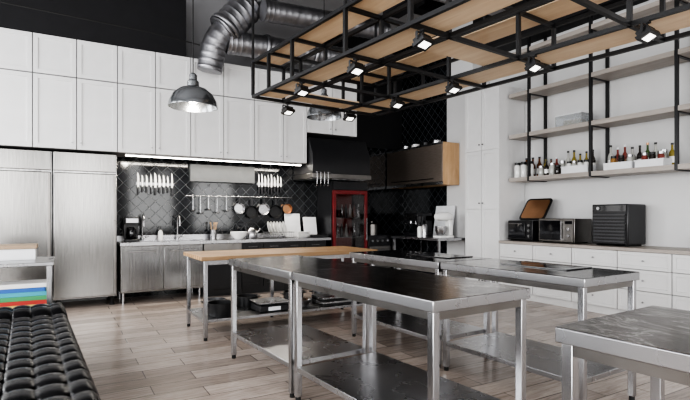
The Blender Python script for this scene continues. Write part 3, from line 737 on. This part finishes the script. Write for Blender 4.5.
# ---------------------------------------------------------------- hanging rack (axis turned a few degrees against the room)
RK = math.radians(5.4)
r = root('hanging_rack', 'large suspended two-tier rack of black steel and oak boards', 'rack', (1.68, 4.72, 0), (0, 0, RK))
XA = [0, .35, 1.12, 1.6]; YE = -4.4; t = .014; Z1, Z2 = 2.45, 2.80
ydiv = [0, -.35, -.8, -1.6, -2.3, -3.1, -3.9, YE]
m = MB()
for z in (Z1, Z2):
    for x in XA: m.box(x-t, x+t, YE, 0, z-t, z+t)
    for y in ydiv: m.box(XA[0]+t, XA[3]-t, y-t, y+t, z-t, z+t)
for y in ydiv:
    for x in XA: m.box(x-t, x+t, y-t, y+t, Z1+t, Z2-t)
for y in (0, -1.6, -3.1, YE):
    for x in (XA[0], XA[3]): m.box(x-.01, x+.01, y-.01, y+.01, Z2+t, CZ-.362)
mk(m, 'metal_frame', 'black', r)
for z in (Z1, Z2):
    z0 = z+t+.0005
    for a, b in ((XA[0]+.05, XA[1]-.05), (XA[2]+.09, XA[3]-.09)):
        for y1, y0 in ((-.03, -.79), (-.81, -1.59), (-1.61, -2.29), (-2.31, -3.09), (-3.11, -3.89)):
            mk(MB().box(a, b, y0, y1, z0, z0+.025), 'oak_board', 'oak', r)
    if z == Z1:
        for a, b in ((-.32, -.03), (-2.24, -1.98)):
            mk(MB().box(XA[1]+.014, XA[2]-.014, a, b, z0, z0+.025), 'oak_board', 'oak', r)
def spot(loc, rz):
    o = root('spotlight', 'small square black floodlight bracketed under the hanging rack', 'spotlight', loc, (0, 0, rz), 'rack spotlights')
    o.scale = (.85, .85, .85)
    mk(MB().box(-.02, .02, -.02, .02, -.014, 0).box(-.006, .006, -.006, .006, -.03, -.014).box(-.085, .085, -.008, .008, -.038, -.03)
       .box(-.085, -.079, -.01, .01, -.09, -.038).box(.079, .085, -.01, .01, -.09, -.038), 'bracket', 'black', o)
    mt = Matrix.Translation((0, 0, -.09)) @ Matrix.Rotation(math.radians(-25), 4, 'X')
    m = MB().box(-.076, .076, -.055, .055, -.03, .0, mt)
    for k in range(6): m.box(-.06+k*.022, -.052+k*.022, -.045, .045, .0, .035, mt)
    mk(m, 'housing', 'black', o, bevel=.002)
    mk(MB().box(-.045, .045, -.03, .03, -.034, -.0305, mt), 'lens', 'led', o)
    return o
def rk(x, y, z): return (1.68+x*math.cos(RK)-y*math.sin(RK), 4.72+x*math.sin(RK)+y*math.cos(RK), z)
first = spot(rk(.1, -1.60, Z1-t-.0005), math.radians(15))
for x, y, a in ((.1, -2.31, 15), (.1, -.80, 20), (.40, -.0, 20)):
    dup(first, rk(x, y, Z1-t-.0005), (0, 0, math.radians(a)))
for y, a in ((-.12, 5), (-.92, 10), (-1.65, 10), (-2.43, 10), (-3.2, 5)):
    dup(first, rk(1.12, y, Z1-t-.0005), (0, 0, math.radians(a)))

# ---------------------------------------------------------------- ducts
def corr(path, R, seg=28, step=.018, per=5):
    pts = [Vector(p) for p in path]; out = []; rs = []
    P = [pts[0]]+pts+[pts[-1]]; k = 0
    for i in range(1, len(P)-2):
        n = max(2, int((P[i+1]-P[i]).length/step))
        for q in range(n):
            t = q/n
            p = .5*((2*P[i])+(-P[i-1]+P[i+1])*t+(2*P[i-1]-5*P[i]+4*P[i+1]-P[i+2])*t*t+(-P[i-1]+3*P[i]-3*P[i+1]+P[i+2])*t**3)
            out.append(p); rs.append(R*(1 if k % per else 1.035)); k += 1
    out.append(pts[-1]); rs.append(R)
    return MB().tube(out, rs, seg)
r = root('ventilation_duct', 'dull grey finely ribbed ventilation ducting sloping down from the ceiling', 'duct', (0, 0, 0))
mk(corr([(2.78, 6.9, 4.79), (2.41, 6.95, 4.36), (2.04, 7.02, 3.92)], .23), 'main_duct', 'duct', r)
mk(corr([(2.12, 7.0, 4.0), (1.99, 7.04, 3.84), (1.93, 7.08, 3.7), (1.90, 7.12, 3.52), (1.88, 7.14, 3.36)], .18), 'elbow_duct', 'duct', r)
mk(corr([(2.1, 7.05, 3.80), (3.0, 7.02, 3.82), (4.0, 6.98, 3.85), (5.2, 6.95, 3.9)], .17), 'branch_duct', 'duct', r)
mk(corr([(2.5, 6.6, 4.18), (3.4, 6.58, 4.22), (4.6, 6.55, 4.26)], .15), 'branch_duct', 'duct', r)
mk(MB().lathe([(.24, -.035), (.252, -.035), (.252, .035), (.24, .035)], mt=Matrix.Translation((2.08, 7.01, 3.97)) @ Matrix.Rotation(math.radians(40), 4, 'Y')), 'duct_collar', 'duct', r, closed=False)
for x in (2.7, 3.5, 4.4):
    mk(MB().lathe([(.18, -.03), (.195, -.03), (.195, .03), (.18, .03)], mt=Matrix.Translation((x, 7.02-.04*(x-2.7), 3.81+.03*(x-2.7))) @ Matrix.Rotation(math.radians(90), 4, 'Y')), 'duct_collar', 'duct', r, closed=False)
mk(MB().tube([(-2.999, 6.6, 3.75), (-.5, 6.6, 3.62), (1.0, 6.65, 3.6), (1.7, 6.98, 3.66)], .008, 6), 'electric_cable', 'rubber', label='thin black cable strung beneath the ceiling', category='cable')
for k, y in enumerate((3.2, 3.9, 4.6)):
    rr = root('ceiling_pipe', 'black pipe running beneath the ceiling', 'pipe', (0, y, CZ-.5), group='ceiling pipes')
    mk(MB().cyl((3.6, 0, 0), (6.09, 0, 0), .05), 'pipe_body', 'black', rr)
    for x in (4.2, 5.8): mk(MB().box(x-.01, x+.01, -.055, .055, -.055, .438), 'hanger', 'black', rr)

# ---------------------------------------------------------------- lights
def area(name, loc, tgt, sx, sy, e, col=(1, 1, 1)):
    l = bpy.data.lights.new(name, 'AREA'); l.shape = 'RECTANGLE'; l.size = sx; l.size_y = sy; l.energy = e; l.color = col
    o = bpy.data.objects.new(name, l); COL.objects.link(o); o.location = loc
    o.rotation_euler = (Vector(tgt)-Vector(loc)).to_track_quat('-Z', 'Y').to_euler(); return o
for k in range(4):
    yc = -4+12.09/4*(k+.5); area('window_light', (-2.97, yc, 2.2), (0, yc, 2.1), 2.2, 2.9, 92, (.985, .99, 1))
    xc = -3+9.69/4*(k+.5); area('window_light_rear', (xc, -3.97, 2.2), (xc, 0, 2.1), 1.6, 2.9, 48, (1, .99, .97))
area('strip_light', (2.2, 7.62, 2.09), (2.2, 7.75, .8), 2.7, .05, 22, (1, .92, .8))
l = bpy.data.lights.new('pendant_light', 'POINT'); l.energy = 6; l.shadow_soft_size = .05; l.color = (1, .93, .82)
o = bpy.data.objects.new('pendant_light', l); COL.objects.link(o); o.location = (1.175, 5.1, 2.33)
w = bpy.data.worlds.new('world'); S.world = w; w.use_nodes = True
bg = w.node_tree.nodes['Background']; bg.inputs['Color'].default_value = (.96, .98, 1, 1); bg.inputs['Strength'].default_value = 1.0

# ---------------------------------------------------------------- camera
cam = bpy.data.cameras.new('camera'); co = bpy.data.objects.new('camera', cam); COL.objects.link(co)
cam.sensor_width = 36; cam.lens = 36*487/690; cam.shift_y = 15.5/690; cam.clip_start = .05
co.location = (0, 0, 1.25); co.rotation_euler = (math.radians(90), 0, math.radians(-30.3))
S.camera = co
